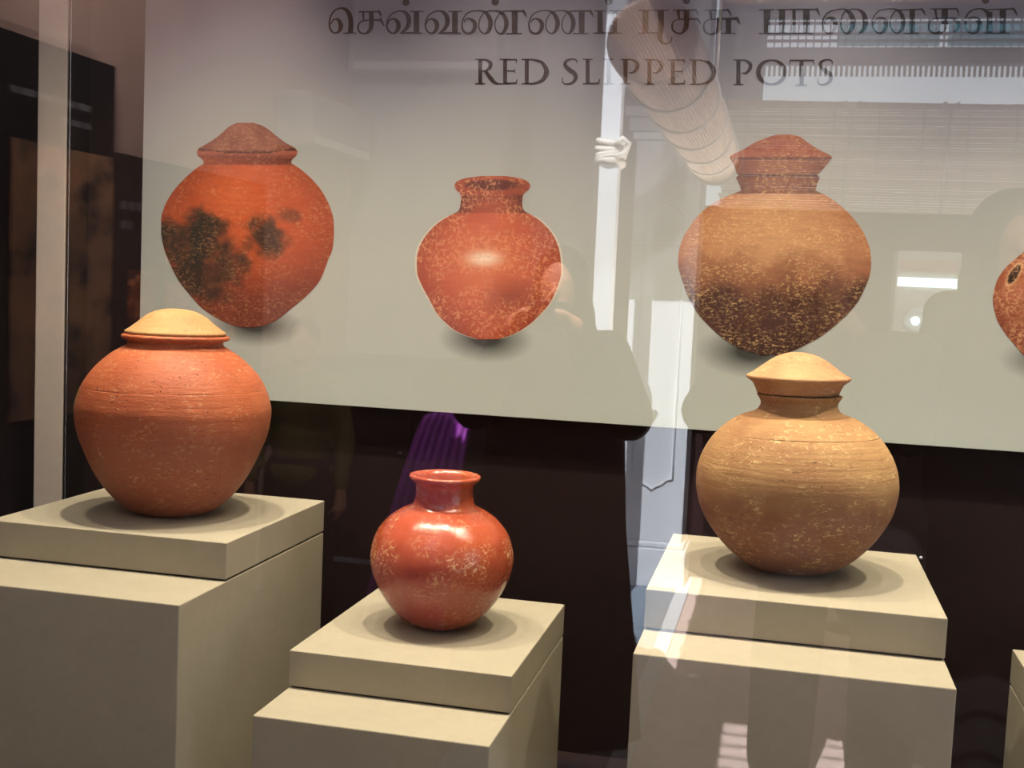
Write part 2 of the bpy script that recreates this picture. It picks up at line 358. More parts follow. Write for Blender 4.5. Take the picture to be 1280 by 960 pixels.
def printed_pot(rows, shade, mat, nr=90, nc=64):
    rows = [tuple(map(float, r)) for r in rows]; bm = bmesh.new(); lay = bm.verts.layers.float_color.new('ink')
    y0, y1 = rows[0][0], rows[-1][0]; grid = []
    ys = sorted(set([y0 + (y1 - y0) * i / nr for i in range(nr + 1)] + [r[0] for r in rows]))
    for y in ys:
        k = max(i for i in range(len(rows)) if rows[i][0] <= y + 1e-6); k = min(k, len(rows) - 2)
        t = (y - rows[k][0]) / (rows[k + 1][0] - rows[k][0])
        def herm(c):
            def slope(i):
                if i <= 0 or i >= len(rows) - 1: j = min(max(i, 1), len(rows) - 1); return (rows[j][c] - rows[j - 1][c]) / (rows[j][0] - rows[j - 1][0])
                a_ = (rows[i][c] - rows[i - 1][c]) / (rows[i][0] - rows[i - 1][0]); b_ = (rows[i + 1][c] - rows[i][c]) / (rows[i + 1][0] - rows[i][0])
                return 0 if a_ * b_ <= 0 else 2 * a_ * b_ / (a_ + b_)
            hh = rows[k + 1][0] - rows[k][0]
            return (2 * t ** 3 - 3 * t * t + 1) * rows[k][c] + (t ** 3 - 2 * t * t + t) * hh * slope(k) + (3 * t * t - 2 * t ** 3) * rows[k + 1][c] + (t ** 3 - t * t) * hh * slope(k + 1)
        xl, xr = herm(1), herm(2)
        line = []
        for j in range(nc + 1):
            u = xl + (xr - xl) * j / nc; p = at(u, y, PANEL_Y)
            v = bm.verts.new((p.x, -0.0006, p.z)); s = 2 * j / nc - 1
            k_ = srgb(*[min(255, max(0, c)) for c in shade(s, (y - y0) / (y1 - y0), u, y)]); v[lay] = (k_[0] * 0.84, k_[1] * 0.86, k_[2] * 0.95, 1); line.append(v)
        grid.append(line)
    for A, B in zip(grid, grid[1:]):
        for j in range(nc): bm.faces.new((A[j], B[j], B[j + 1], A[j + 1]))
    return obj('printed_pot', bm, mat, panel)
def nz(u, y, s, k=0): return noise.noise(Vector((u * s, y * s, k * 7.3)))
def sh1(s, t, u, y):
    yy = y - 4 * (1 - s * s)
    if yy < 185: return lerp((132, 78, 62), (170, 108, 84), 0.5 + 0.5 * nz(u, y, 0.06) - 0.4 * s * s)
    if yy < 187.5: return (74, 34, 26)
    if y < 197: return lerp((170, 92, 70), (120, 56, 40), sstep(191, 197, y))
    if y < 207: return lerp((104, 42, 26), (150, 66, 38), 0.5 - 0.5 * s)
    c = lerp((204, 92, 48), (150, 66, 40), min(1, s * s * 0.8 + sstep(270, 400, y) * 0.75))
    c = lerp(c, (104, 50, 36), sstep(315, 395, y) * 0.75)
    c = lerp(c, (222, 108, 60), max(0, 1 - math.hypot((u - 290) / 50, (y - 245) / 40)))
    n = nz(u, y, 0.03, 1) * 0.9 + nz(u, y, 0.08, 2) * 0.55 + nz(u, y, 0.2, 3) * 0.3
    d1 = max(math.hypot((u - 242) / 52, (y - 308) / 44), 0) + n * 0.42
    d1b = math.hypot((u - 258) / 68, (y - 342) / 36) + n * 0.45
    d2 = math.hypot((u - 333) / 32, (y - 299) / 26) + n * 0.5
    d3 = math.hypot((u - 365) / 20, (y - 270) / 14) + n * 0.4
    f = max(sstep(1.1, 0.6, d1), 0.85 * sstep(1.1, 0.5, d1b), 0.85 * sstep(1.15, 0.5, d2), 0.4 * sstep(1.1, 0.5, d3))
    return lerp(c, (46, 40, 32), f)
rows1 = [(153.5, 297, 316), (156.5, 289, 327), (162, 282, 336), (168.5, 275, 344), (179, 260, 358), (186, 248, 370), (190, 246, 372), (195, 248, 370), (198, 252, 366), (203, 255, 364), (210, 246, 374), (225, 229, 391), (240, 216, 403), (260, 205, 413), (275, 201.5, 417), (290, 201.5, 417.5), (310, 205, 416), (323, 209.7, 411), (350, 223, 400), (368, 237, 385), (385, 252.6, 365), (401, 278, 344), (407, 293, 329), (409, 302, 318)]
printed_pot(rows1, sh1, print_mat('print_ink_a', 0, 0.55))
def sh2(s, t, u, y):
    if y < 243:
        d = math.hypot((u - 615.5) / 40, (y - 231) / 8)
        c = lerp((196, 96, 58), (150, 66, 38), sstep(-0.6, 0.9, s * s + (y - 220) / 60))
        return lerp(c, (96, 38, 22), sstep(1.0, 0.7, d))
    if y < 266: return lerp((168, 76, 44), (100, 42, 24), min(1, s * s * 0.9 + 0.3 * sstep(258, 243, y)))
    c = lerp((204, 96, 58), (150, 62, 38), min(1, s * s * 0.75 + sstep(350, 420, y) * 0.35))
    c = lerp(c, (226, 130, 84), 0.7 * max(0, 1 - math.hypot((u - 600) / 70, (y - 330) / 60)))
    c = lerp(c, (112, 52, 38), 0.5 * max(0, 1 - math.hypot((u - 640) / 46, (y - 372) / 30)))
    return lerp(c, (255, 222, 190), sstep(1.0, 0.1, math.hypot((u - 605) / 36, (y - 323) / 16)))
rows2 = [(220, 602, 632), (222.5, 583, 649), (227, 571, 660), (232, 568, 663), (237, 570, 661), (241, 574.5, 656), (246, 576.5, 653.5), (256, 575.5, 653), (263, 573.6, 655), (270, 561, 667), (280, 546, 680), (295, 532, 692), (310, 524, 698.5), (325, 521, 701), (340, 521.5, 701.5), (358, 528, 697), (370, 534.5, 692), (382, 541, 685), (394, 548, 674), (402, 556, 666), (411, 566, 654), (418, 579, 641), (424, 597, 623)]
# pale cut-out fringe of the picture
printed_pot([(y - (3 if i == 0 else 0), a - 2.6, b + 2.6) for i, (y, a, b) in enumerate(rows2)][9:], lambda s, t, u, y: (214, 204, 178), print_mat('print_fringe', 0, 0), 30, 4).location.y = 0.0003
printed_pot(rows2, sh2, print_mat('print_ink_b', 0.6, 0.4, (218, 150, 104)))
def sh3(s, t, u, y):
    if y < 197: return lerp((150, 76, 56), (178, 108, 78), 0.5 + 0.6 * nz(u, y, 0.09) - 0.3 * abs(s))
    if y < 200: return (96, 48, 34)
    if y < 218: return lerp((150, 90, 66), (112, 60, 44), s * s)
    if y < 222: return (66, 32, 24)
    if y < 242: return lerp((152, 94, 68), (108, 62, 44), min(1, s * s + 0.2))
    c = lerp((214, 160, 110), (180, 118, 78), min(1, s * s * 0.9))
    n = 14 * nz(u, y, 0.035, 4) + 6 * nz(u, y, 0.12, 5)
    c = lerp(c, (150, 98, 66), sstep(300, 350, y + n))
    c = lerp(c, (74, 44, 34), sstep(345, 385, y + n + 12 * s * s))
    return lerp(c, (56, 34, 28), 0.6 * sstep(400, 440, y))
rows3 = [(168, 972, 990), (171, 962, 1000), (178, 944, 1010), (188, 927, 1025), (195, 913, 1039), (197, 912, 1040), (200, 914, 1038), (210, 919, 1030), (217, 921, 1024), (219, 923, 1022), (222, 920, 1025), (226, 922, 1023), (238, 926, 1020), (243, 914, 1030), (254, 891.6, 1047), (270, 872, 1064), (285, 861, 1076), (299, 853, 1083), (315, 848.5, 1088), (330, 847.5, 1089), (345, 851, 1087), (358, 855, 1082), (373, 861, 1075), (389, 870, 1063), (405, 884, 1046), (420, 900, 1027), (433, 920, 1003), (441, 940, 985), (444, 952, 973)]
printed_pot(rows3, sh3, print_mat('print_ink_c', 0, 0.95, (246, 206, 140), 70))
def sh4(s, t, u, y):
    c = lerp((190, 110, 66), (134, 66, 42), min(1, s * s * 0.6 + sstep(330, 440, y) * 0.6))
    h = math.hypot(((u - 1267.5) + (y - 343) * 0.5) / 5.5, (y - 343) / 11)
    c = lerp(c, (214, 160, 110), sstep(1.7, 1.2, h))
    return lerp(c, (30, 14, 10), sstep(1.15, 0.95, h))
printed_pot([(296, 1308, 1342), (303, 1296, 1354), (318, 1276, 1374), (337, 1255, 1395), (354, 1245, 1405), (375, 1241, 1409), (396, 1245, 1405), (416, 1256, 1394), (433, 1270, 1380), (445, 1281, 1369), (456, 1305, 1345)], sh4, print_mat('print_ink_d', 0.4, 0.9), 70, 90)

# ---- lettering: broad-nib strokes (x, y, width) read off enlargements
def cr(pts, sub=6):
    if len(pts) < 3: return pts
    out = []; n = len(pts)
    for i in range(n - 1):
        p0, p1, p2, p3 = pts[max(i - 1, 0)], pts[i], pts[i + 1], pts[min(i + 2, n - 1)]
        for k in range(sub):
            t = k / sub
            out.append(tuple(0.5 * ((2 * b) + (-a + c) * t + (2 * a - 5 * b + 4 * c - d) * t * t + (-a + 3 * b - 3 * c + d) * t ** 3) for a, b, c, d in zip(p0, p1, p2, p3)))
    out.append(pts[-1]); return out
def lettering(name, strokes):
    bm = bmesh.new()
    for (ox, oy, sc, dx, pts) in strokes:
        if len(pts) == 1:
            x, y, r = pts[0]; c = [((x + r * math.cos(2 * PI * k / 20)) + dx, y + r * math.sin(2 * PI * k / 20)) for k in range(20)]
            vs = []
            for (x, y) in c:
                p = at(ox + x / sc, oy + y / sc, PANEL_Y); vs.append(bm.verts.new((p.x, -0.0010, p.z)))
            bm.faces.new(vs); continue
        q = cr([tuple(map(float, p)) for p in pts]); prev = None
        for i, (x, y, wd) in enumerate(q):
            a, b = q[max(i - 1, 0)], q[min(i + 1, len(q) - 1)]
            tx, ty = b[0] - a[0], b[1] - a[1]; L = math.hypot(tx, ty) or 1; nx, ny = -ty / L, tx / L; hw = max(wd, 3.5) / 2
            pr = []
            for sg in (-1, 1):
                p = at(ox + (x + dx + sg * nx * hw) / sc, oy + (y + sg * ny * hw) / sc, PANEL_Y)
                pr.append(bm.verts.new((p.x, -0.0010, p.z)))
            if prev: bm.faces.new((prev[0], prev[1], pr[1], pr[0]))
            prev = pr
    return obj(name, bm, M_LETTER, panel)
def st(frame, *strokes, dx=0, name='tamil_letter'):
    lettering(name, [frame + (dx, p) for p in strokes])
T1 = (400, 0, 5.818); T2 = (590, 0, 5.818); T3 = (780, 0, 7.111); T4 = (930, 0, 7.111); T5 = (1080, 0, 6.4)
st(T1, [(222, 240, 38), (226, 170, 36), (216, 110, 34), (190, 72, 26), (150, 60, 12), (105, 80, 12), (76, 130, 12), (70, 185, 14), (85, 228, 14), (115, 240, 12), (142, 225, 24), (153, 190, 34), (140, 152, 26), (115, 138, 12), (90, 155, 9), (80, 180, 6)],
   [(168, 243, 7), (222, 240, 10), (268, 243, 7)])
st(T1, [(283, 86, 10), (430, 86, 12)], [(425, 70, 4), (436, 95, 18), (448, 122, 6)], [(314, 86, 18), (318, 150, 11)],
   [(372, 86, 34), (376, 160, 34), (368, 210, 30), (345, 238, 20), (318, 245, 12), (288, 232, 16), (277, 200, 16), (290, 168, 12), (325, 150, 10), (400, 146, 12), (440, 150, 16)], [(436, 130, 14), (452, 160, 16), (468, 192, 4)])
VA = ([(495, 178, 6), (505, 150, 10), (535, 138, 14), (565, 160, 30), (572, 195, 32), (558, 228, 24), (530, 243, 12), (500, 225, 14), (487, 190, 12), (492, 150, 10), (515, 110, 10), (550, 88, 10), (590, 80, 12), (625, 95, 26), (645, 130, 34), (645, 175, 32), (625, 212, 26), (590, 240, 8)],
      [(580, 243, 8), (650, 240, 14), (745, 243, 10)], [(702, 84, 40), (702, 243, 42)], [(655, 84, 8), (755, 84, 8)])
st(T1, *VA, [(626, 18, 26)]); st(T1, *VA, dx=280)
NNA = ([(430, 165, 6), (440, 145, 10), (465, 136, 12), (500, 155, 26), (510, 190, 30), (495, 228, 24), (462, 244, 12), (428, 228, 14), (415, 190, 12), (420, 150, 10), (445, 105, 9), (490, 82, 8), (545, 78, 9), (590, 95, 24), (618, 140, 32), (622, 185, 32), (605, 228, 22), (578, 245, 10), (548, 225, 10), (537, 185, 9), (545, 140, 8), (570, 100, 8), (605, 82, 8), (660, 78, 10), (705, 95, 24), (733, 140, 32), (737, 185, 32), (722, 228, 22), (695, 245, 10), (665, 225, 10), (655, 185, 9), (662, 140, 8), (690, 100, 8), (730, 82, 10), (860, 82, 14)],
       [(858, 66, 4), (868, 92, 18), (886, 125, 4)], [(798, 82, 44), (798, 243, 40)], [(735, 244, 8), (852, 244, 8)])
st(T2, *NNA); st(T2, *NNA, [(657, 13, 27)], dx=-487)
st(T2, [(932, 78, 38), (932, 243, 38)], [(1040, 78, 32), (1040, 243, 32)], [(880, 243, 8), (960, 240, 16), (1090, 243, 8)], [(888, 80, 8), (975, 80, 8)], [(1000, 78, 8), (1100, 78, 8)], [(997, 10, 27)])
st(T3, [(192, 92, 52), (192, 290, 52)], [(130, 93, 10), (258, 93, 10)], [(272, 93, 10), (400, 93, 10)], [(120, 297, 8), (300, 292, 14)],
   [(328, 92, 54), (328, 240, 52), (318, 320, 46), (338, 378, 26), (380, 390, 14), (418, 360, 12), (428, 320, 8)])
st(T3, [(435, 92, 10), (640, 92, 16)], [(632, 75, 4), (645, 100, 20), (662, 140, 6)], [(480, 92, 28), (492, 170, 18)],
   [(556, 92, 50), (556, 200, 46), (548, 250, 42), (520, 290, 24), (485, 298, 14), (440, 275, 18), (428, 235, 16), (440, 195, 12), (480, 175, 12), (600, 170, 16), (650, 170, 20)], [(645, 160, 18), (668, 190, 18), (682, 220, 4)], [(555, 6, 33)])
st(T3, [(720, 92, 10), (925, 92, 16)], [(918, 75, 4), (932, 100, 20), (955, 145, 6)], [(765, 92, 30), (775, 175, 20)],
   [(845, 92, 50), (848, 200, 48), (842, 255, 44), (810, 295, 26), (765, 305, 16), (722, 285, 20), (708, 240, 18), (720, 200, 12), (765, 175, 12), (860, 170, 16), (1000, 165, 24)], [(1000, 150, 14), (1015, 185, 24), (1030, 222, 4)], [(928, 170, 50), (928, 295, 46)], [(860, 297, 8), (995, 297, 8)])
st(T4, [(205, 90, 60), (205, 292, 58)], [(338, 90, 56), (338, 292, 54)], [(445, 88, 30), (445, 292, 30)], [(555, 88, 60), (555, 292, 58)], [(135, 88, 10), (270, 88, 10)], [(285, 86, 8), (470, 85, 14), (660, 84, 12)], [(650, 65, 4), (655, 95, 18), (675, 140, 4)], [(130, 297, 9), (620, 297, 9)])
st(T4, [(715, 215, 6), (722, 185, 12), (750, 160, 18), (795, 170, 36), (812, 215, 40), (800, 265, 32), (760, 298, 14), (715, 275, 18), (698, 220, 16), (705, 170, 14), (745, 115, 14), (810, 90, 12), (880, 82, 12), (930, 105, 30), (960, 150, 46), (968, 210, 46), (950, 265, 36), (915, 298, 14), (875, 270, 14), (860, 215, 14), (870, 150, 12), (900, 105, 12), (950, 85, 12), (1010, 85, 16), (1055, 115, 36), (1075, 165, 46), (1078, 215, 46), (1060, 265, 34), (1020, 297, 12)])
st(T5, [(78, 200, 6), (88, 165, 12), (125, 145, 16), (165, 160, 32), (175, 200, 34), (160, 245, 26), (125, 266, 12), (85, 245, 14), (68, 200, 12), (72, 150, 10), (110, 95, 10), (170, 75, 9), (235, 72, 10), (285, 95, 28), (308, 140, 36), (312, 190, 36), (298, 240, 26), (262, 266, 10), (225, 240, 12), (208, 195, 11), (215, 145, 10), (240, 100, 10), (280, 82, 10), (340, 78, 10), (460, 76, 14)], [(385, 78, 46), (385, 264, 44)], [(455, 62, 4), (472, 88, 18), (494, 125, 4)], [(320, 266, 8), (440, 266, 8)])
st(T5, [(530, 72, 8), (745, 72, 14)], [(735, 60, 4), (748, 85, 16), (762, 128, 4)], [(570, 72, 22), (580, 150, 14)],
   [(645, 72, 52), (645, 200, 50), (632, 240, 36), (595, 262, 22), (560, 266, 14), (525, 240, 18), (518, 205, 14), (530, 170, 12), (575, 150, 12), (680, 145, 14), (735, 158, 30), (755, 195, 34), (745, 235, 26), (715, 258, 14)])
st(T5, [(815, 200, 6), (822, 165, 12), (860, 142, 16), (905, 155, 36), (925, 195, 38), (912, 240, 30), (870, 268, 14), (825, 245, 18), (808, 200, 18), (812, 150, 16), (840, 100, 14), (890, 75, 12), (940, 72, 14), (975, 90, 30), (1000, 120, 44)], [(1005, 95, 44), (1005, 264, 46)], [(1110, 72, 52), (1110, 264, 48)], [(990, 78, 10), (1195, 72, 14)], [(1190, 58, 4), (1205, 85, 20), (1226, 130, 4)], [(960, 266, 8), (1160, 266, 8)], [(972, 0, 32)])
E1 = (585, 60, 5.333); E2 = (815, 60, 5.333)
def le(fr, *k): st(fr, *k, name='letter')
def stem(x, y0, y1, wd, s=33): return ([(x, y0, wd), (x, y1, wd)], [(x - s, y0 + 1, 7), (x + s, y0 + 1, 7)], [(x - s, y1, 7), (x + s, y1, 7)])
EE = lambda x, y0: stem(x, y0, y0 + 163, 26) + ([(x, y0 + 2, 7), (x + 76, y0 + 2, 8)], [(x + 75, y0, 8), (x + 76, y0 + 27, 4)], [(x, y0 + 78, 8), (x + 64, y0 + 78, 8)], [(x + 64, y0 + 60, 4), (x + 65, y0 + 96, 4)], [(x, y0 + 161, 9), (x + 76, y0 + 159, 11)], [(x + 79, y0 + 134, 4), (x + 74, y0 + 161, 12)])
DD = lambda x, y0: stem(x, y0, y0 + 163, 26) + ([(x, y0 + 2, 7), (x + 42, y0 + 3, 10), (x + 98, y0 + 20, 20), (x + 128, y0 + 64, 30), (x + 128, y0 + 98, 30), (x + 103, y0 + 140, 22), (x + 48, y0 + 161, 12), (x, y0 + 162, 7)],)
PP = lambda x, y0: stem(x, y0, y0 + 164, 27) + ([(x, y0 + 2, 8), (x + 46, y0 + 4, 12), (x + 78, y0 + 28, 24), (x + 76, y0 + 60, 24), (x + 50, y0 + 87, 12), (x + 22, y0 + 88, 6)],)
SS = lambda x, y0: ([(x + 96, y0 + 30, 4), (x + 90, y0 + 8, 10), (x + 58, y0, 10), (x + 23, y0 + 14, 18), (x + 16, y0 + 41, 24), (x + 43, y0 + 71, 30), (x + 78, y0 + 97, 30), (x + 86, y0 + 127, 26), (x + 63, y0 + 158, 16), (x + 23, y0 + 167, 10), (x, y0 + 154, 8), (x, y0 + 121, 4)],)
le(E1, *stem(82, 75, 238, 26), [(82, 78, 8), (120, 80, 12), (148, 100, 26), (148, 125, 26), (125, 150, 14), (95, 155, 8)], [(115, 152, 20), (155, 205, 26), (185, 234, 18), (215, 239, 6)])
le(E1, *EE(248, 75)); le(E1, *DD(392, 75)); le(E1, *SS(632, 74))
le(E1, *stem(798, 75, 238, 26), [(798, 237, 9), (868, 236, 11)], [(880, 205, 4), (868, 237, 12)]); le(E1, *stem(938, 75, 239, 28)); le(E1, *PP(1050, 76)); le(E1, *PP(1210, 77))
le(E2, *EE(140, 79)); le(E2, *DD(282, 80)); le(E2, *PP(576, 79))
le(E2, [(797 + 88 * math.sin(a), 162 - 80 * math.cos(a), 10 + 20 * abs(math.sin(a))) for a in [2 * PI * k / 24 for k in range(25)]])
le(E2, [(997, 82, 28), (997, 246, 28)], [(918, 83, 10), (1080, 83, 10)], [(922, 78, 8), (917, 112, 4)], [(1076, 78, 8), (1079, 112, 4)], [(958, 247, 7), (1034, 247, 7)]); le(E2, *SS(1107, 78))

# ================================================================== SHOWCASE LAMPS (above the frame, in the showcase roof)
def downlight(x, y, energy, size=80, blend=0.95, rad=0.022):
    ld = bpy.data.lights.new('showcase_spot', 'SPOT'); ld.energy = energy; ld.color = (1.0, 0.87, 0.67); ld.spot_size = math.radians(size); ld.spot_blend = blend; ld.shadow_soft_size = rad
    lo = bpy.data.objects.new('showcase_spot', ld); COL.objects.link(lo); lo.location = (x, y, 2.74)
    lo.rotation_euler = (math.radians(0), 0, 0)
for x in (-1.25, -0.65, 0.04, 0.72, 1.40): downlight(x, 2.22, 106)
for x in (-1.60, -0.95, -0.30, 0.38, 1.06): downlight(x, 2.12, 38)
# ================================================================== HALL IN FRONT OF THE SHOWCASE (seen mirrored in its glass)
HX0, HX1, HY0 = -2.45, 2.6, -3.15
KX = -0.435                                  # kerb line on the floor
struct(obj('floor', boxm(-3.0, KX, -5.0, 2.76, -0.1, 0.0), M_FLOORG), 'blue-grey stone floor of the hall')
struct(obj('floor_platform', boxm(KX, 4.0, -5.0, 2.76, -0.1, 0.0), M_FLOORP), 'pinkish floor of the hall')
struct(obj('trim_3', boxm(KX - 0.035, KX + 0.03, -3.0, 1.6, -0.02, 0.012, bev=0.004), M_WHITE), 'white kerb strip between the two floors')
struct(obj('wall_hall_side', boxm(HX0 - 0.15, HX0, -5.0, 2.76, 0.0, 3.5), M_WALLR), 'rosy plastered side wall of the hall')
struct(obj('wall_hall_far', boxm(HX0, -0.80, HY0 - 0.2, HY0, 0.0, 3.5), M_WALLP), 'grey plastered far wall of the hall')
struct(obj('wall_hall_low', boxm(-0.46, HX1 + 1.4, HY0 - 0.1, HY0 + 0.1, 0.0, 1.965), M_MAROON), 'dark maroon wall below the bamboo blind')
# ceiling with a slot of daylight
bm = bmesh.new(); CZ0, CZ1 = 3.5, 3.6
SX0, SX1, SY0, SY1 = -1.25, -0.47, -1.25, 1.3          # slot
RX0, RX1, RY0, RY1 = -0.36, 0.55, 1.69, 2.32          # barred roof light over the showcase
box(bm, -3, 4.0, -5, SY0, CZ0, CZ1); box(bm, -3, SX0, SY0, SY1, CZ0, CZ1); box(bm, SX1, 4.0, SY0, SY1, CZ0, CZ1)
box(bm, -3, 4.0, SY1, RY0, CZ0, CZ1); box(bm, -3, RX0, RY0, RY1, CZ0, CZ1); box(bm, RX1, 4.0, RY0, RY1, CZ0, CZ1); box(bm, -3, 4.0, RY1, 3.4, CZ0, CZ1)
struct(obj('ceiling', bm, M_WALLP), 'plastered ceiling of the hall with roof openings')
struct(obj('wall_rear_high', boxm(-3, 4.0, 3.3, 3.4, 0, 3.5), M_WALLP), 'plastered wall behind the showcase')
struct(obj('wall_added_right', boxm(3.9, 4.0, -3.05, -1.2, 0, 3.5), M_WALLP), 'added plastered right wall cutting daylight beside the open end of the hall')  # unseen wall added to cut the daylight in the hall
struct(obj('wall_hall_side_rear', boxm(-3.0, -2.9, -5.0, 3.4, 0, 3.5), M_WALLP), 'outer side wall of the building')
rb = empty('roof_light_grille', (0.095, 2.005, 3.55))
for k in range(6): obj('bar', boxm(-0.455, 0.455, -0.005, 0.005, -0.004, 0.004), M_GREY, rb).location = (0, -0.27 + 0.108 * k, 0)
tag(rb, 'grey barred grille of the roof opening above the showcase', 'grille')
tag(obj('floor_mat', boxm(-2.38, -0.98, -2.6, 1.2, 0.0, 0.008, bev=0.002), M_BOARD), 'long black floor mat beside the exhibition boards', 'mat')
# ---- white pilaster with a scalloped moulding
pil = empty('white_pilaster', (-0.625, -2.76, 0.0))
obj('plinth', boxm(-0.19, 0.19, -0.36, 0.02, 0, 0.20, bev=0.006), M_WHITE, pil)
obj('plinth_moulding', boxm(-0.18, 0.18, -0.36, 0.012, 0.20, 0.235, bev=0.01), M_WHITE, pil)
obj('shaft', boxm(-0.166, 0.166, -0.36, 0, 0.235, 2.26, bev=0.004), M_WHITE, pil)
obj('band', boxm(-0.172, 0.172, -0.36, 0.010, 1.735, 1.755, bev=0.004), M_WHITE, pil)
for i, (wd, z0, z1) in enumerate(((0.185, 2.26, 2.30), (0.205, 2.30, 2.37), (0.225, 2.37, 2.42))):
    obj('capital_step', boxm(-wd, wd, -0.36, wd - 0.166, z0, z1, bev=0.006), M_WHITE, pil)
obj('upper_shaft', boxm(-0.166, 0.166, -0.36, 0, 2.42, 3.5), M_WHITE, pil)
def scallop(zb, zt, hw):
    q = [(-hw, zb + 0.06), (-hw, zt - 0.07), (-hw + 0.02, zt - 0.06), (-hw + 0.035, zt - 0.035), (-hw + 0.06, zt - 0.02), (-0.025, zt - 0.012), (0, zt), (0.025, zt - 0.012), (hw - 0.06, zt - 0.02), (hw - 0.035, zt - 0.035), (hw - 0.02, zt - 0.06), (hw, zt - 0.07), (hw, zb + 0.06),
         (hw - 0.03, zb + 0.055), (hw - 0.05, zb + 0.03), (hw - 0.08, zb + 0.02), (0, zb), (-hw + 0.08, zb + 0.02), (-hw + 0.05, zb + 0.03), (-hw + 0.03, zb + 0.055)]
    return [(x, 0.0, z) for x, z in q]
obj('panel_moulding', tube(bmesh.new(), scallop(0.50, 1.96, 0.1), 0.009, 8, True), M_WHITE, pil, True)
tag(pil, 'white limewashed pilaster with scalloped panel moulding mirrored in the glass', 'pilaster')
# ---- white post with a rope knot
pole = empty('white_wooden_post', (-0.79, -1.9, 0.0))
obj('shaft', boxm(-0.042, 0.042, -0.04, 0.04, 0, 3.5, bev=0.005), M_WHITE, pole)
bm = bmesh.new()
for k in range(5):
    z = 2.05 + k * 0.022
    tube(bm, [(0.056 * math.cos(a) * (1.05 if k % 2 else 1), 0.054 * math.sin(a), z + 0.012 * math.sin(a + k)) for a in [2 * PI * j / 20 for j in range(20)]], 0.013, 8, True)
tube(bm, [(0.03, 0.055, 2.12), (0.06, 0.075, 2.15), (0.085, 0.06, 2.13), (0.07, 0.05, 2.09), (0.03, 0.06, 2.07)], 0.013, 8)
obj('rope_lashing', bm, M_ROPE, pole, True)
tag(pole, 'slim white post lashed with rope mirrored beside the pilaster', 'post')
# ---- rolled-up bamboo blind hanging along the hall
roll = empty('rolled_bamboo_blind', (-0.375, -2.5, 2.13))
bm = bmesh.new(); L0 = 2.75
pts = []
for k in range(0, 76):
    a = k / 76 * 2 * PI * 1.15 + 0.6; r = 0.108 + 0.008 * k / 76
    pts.append((r * math.cos(a), r * math.sin(a) * 0.95))
for k, (x, z) in enumerate(pts): box(bm, x - 0.0036, x + 0.0036, 0, L0, z - 0.0036, z + 0.0036)
obj('reed_roll', bm, M_REED, roll)['kind'] = 'stuff'
for y in (0.12, 0.55, 1.0, 1.45, 1.9, 2.35):
    obj('cord', tube(bmesh.new(), [(0.121 * math.cos(a), y + 0.01 * math.sin(2 * a), 0.118 * math.sin(a)) for a in [2 * PI * j / 28 for j in range(28)]], 0.005, 6, True), M_ROPE, roll, True)
for y in (0.3, 2.4):
    obj('hanging_rope', tube(bmesh.new(), [(0.0, y, 0.11), (0.0, y, 0.7), (0, y, 1.37)], 0.006, 6), M_ROPE, roll, True)
tag(roll, 'rolled-up bamboo blind tied with cords mirrored in front of the pilaster', 'blind')
# ---- hanging bamboo blinds
def blind(x0, x1, y, z0, z1, pitch, mat, label, cords, ropes=()):
    t = empty('bamboo_blind', ((x0 + x1) / 2, y, z0)); hw = (x1 - x0) / 2; bm = bmesh.new(); n = int((z1 - z0) / pitch)
    for k in range(n):
        z = k * pitch; box(bm, -hw - random.uniform(0, 0.02), hw + random.uniform(0, 0.02), -0.003, 0.003 + random.uniform(0, 0.002), z, z + pitch * random.uniform(0.80, 0.97))
    o = obj('reeds', bm, mat, t); o['kind'] = 'stuff'
    for k in range(cords):
        x = -hw + (k + 0.5) * 2 * hw / cords
        obj('cord', tube(bmesh.new(), [(x, 0.008, 0), (x + random.uniform(-0.01, 0.01), 0.008, (z1 - z0) / 2), (x, 0.008, z1 - z0)], 0.0045, 6), M_ROPE, t, True)
    obj('head_rail', tube(bmesh.new(), [(-hw, 0.0, z1 - z0), (0, 0, z1 - z0 - 0.012), (hw, 0, z1 - z0)], 0.016, 8), M_ROLL, t, True)
    for x in ropes:
        x -= (x0 + x1) / 2; bm = bmesh.new(); hz = z1 - z0
        tube(bm, [(x - 0.012, 0.014, 0.0), (x - 0.006, 0.016, hz * 0.5), (x, 0.02, hz - 0.02)], 0.008, 8)
        tube(bm, [(x - 0.035, 0.02, hz + 0.005), (x, 0.035, hz - 0.02), (x + 0.035, 0.02, hz + 0.008), (x + 0.01, 0.03, hz - 0.03), (x - 0.02, 0.03, hz - 0.025)], 0.011, 8)
        obj('tie_rope', bm, M_ROPE, t, True)
    return tag(t, label, 'blind')
blind(-0.37, 2.2, -3.0, 1.95, 2.485, 0.013, M_REED, 'unrolled bamboo blind with pale cords hanging above the maroon wall', 12, (0.245, 0.715))
blind(-0.30, 1.9, -1.45, 2.62, 3.49, 0.016, M_REEDD, 'brown bamboo blind reflected behind the Tamil title', 9)
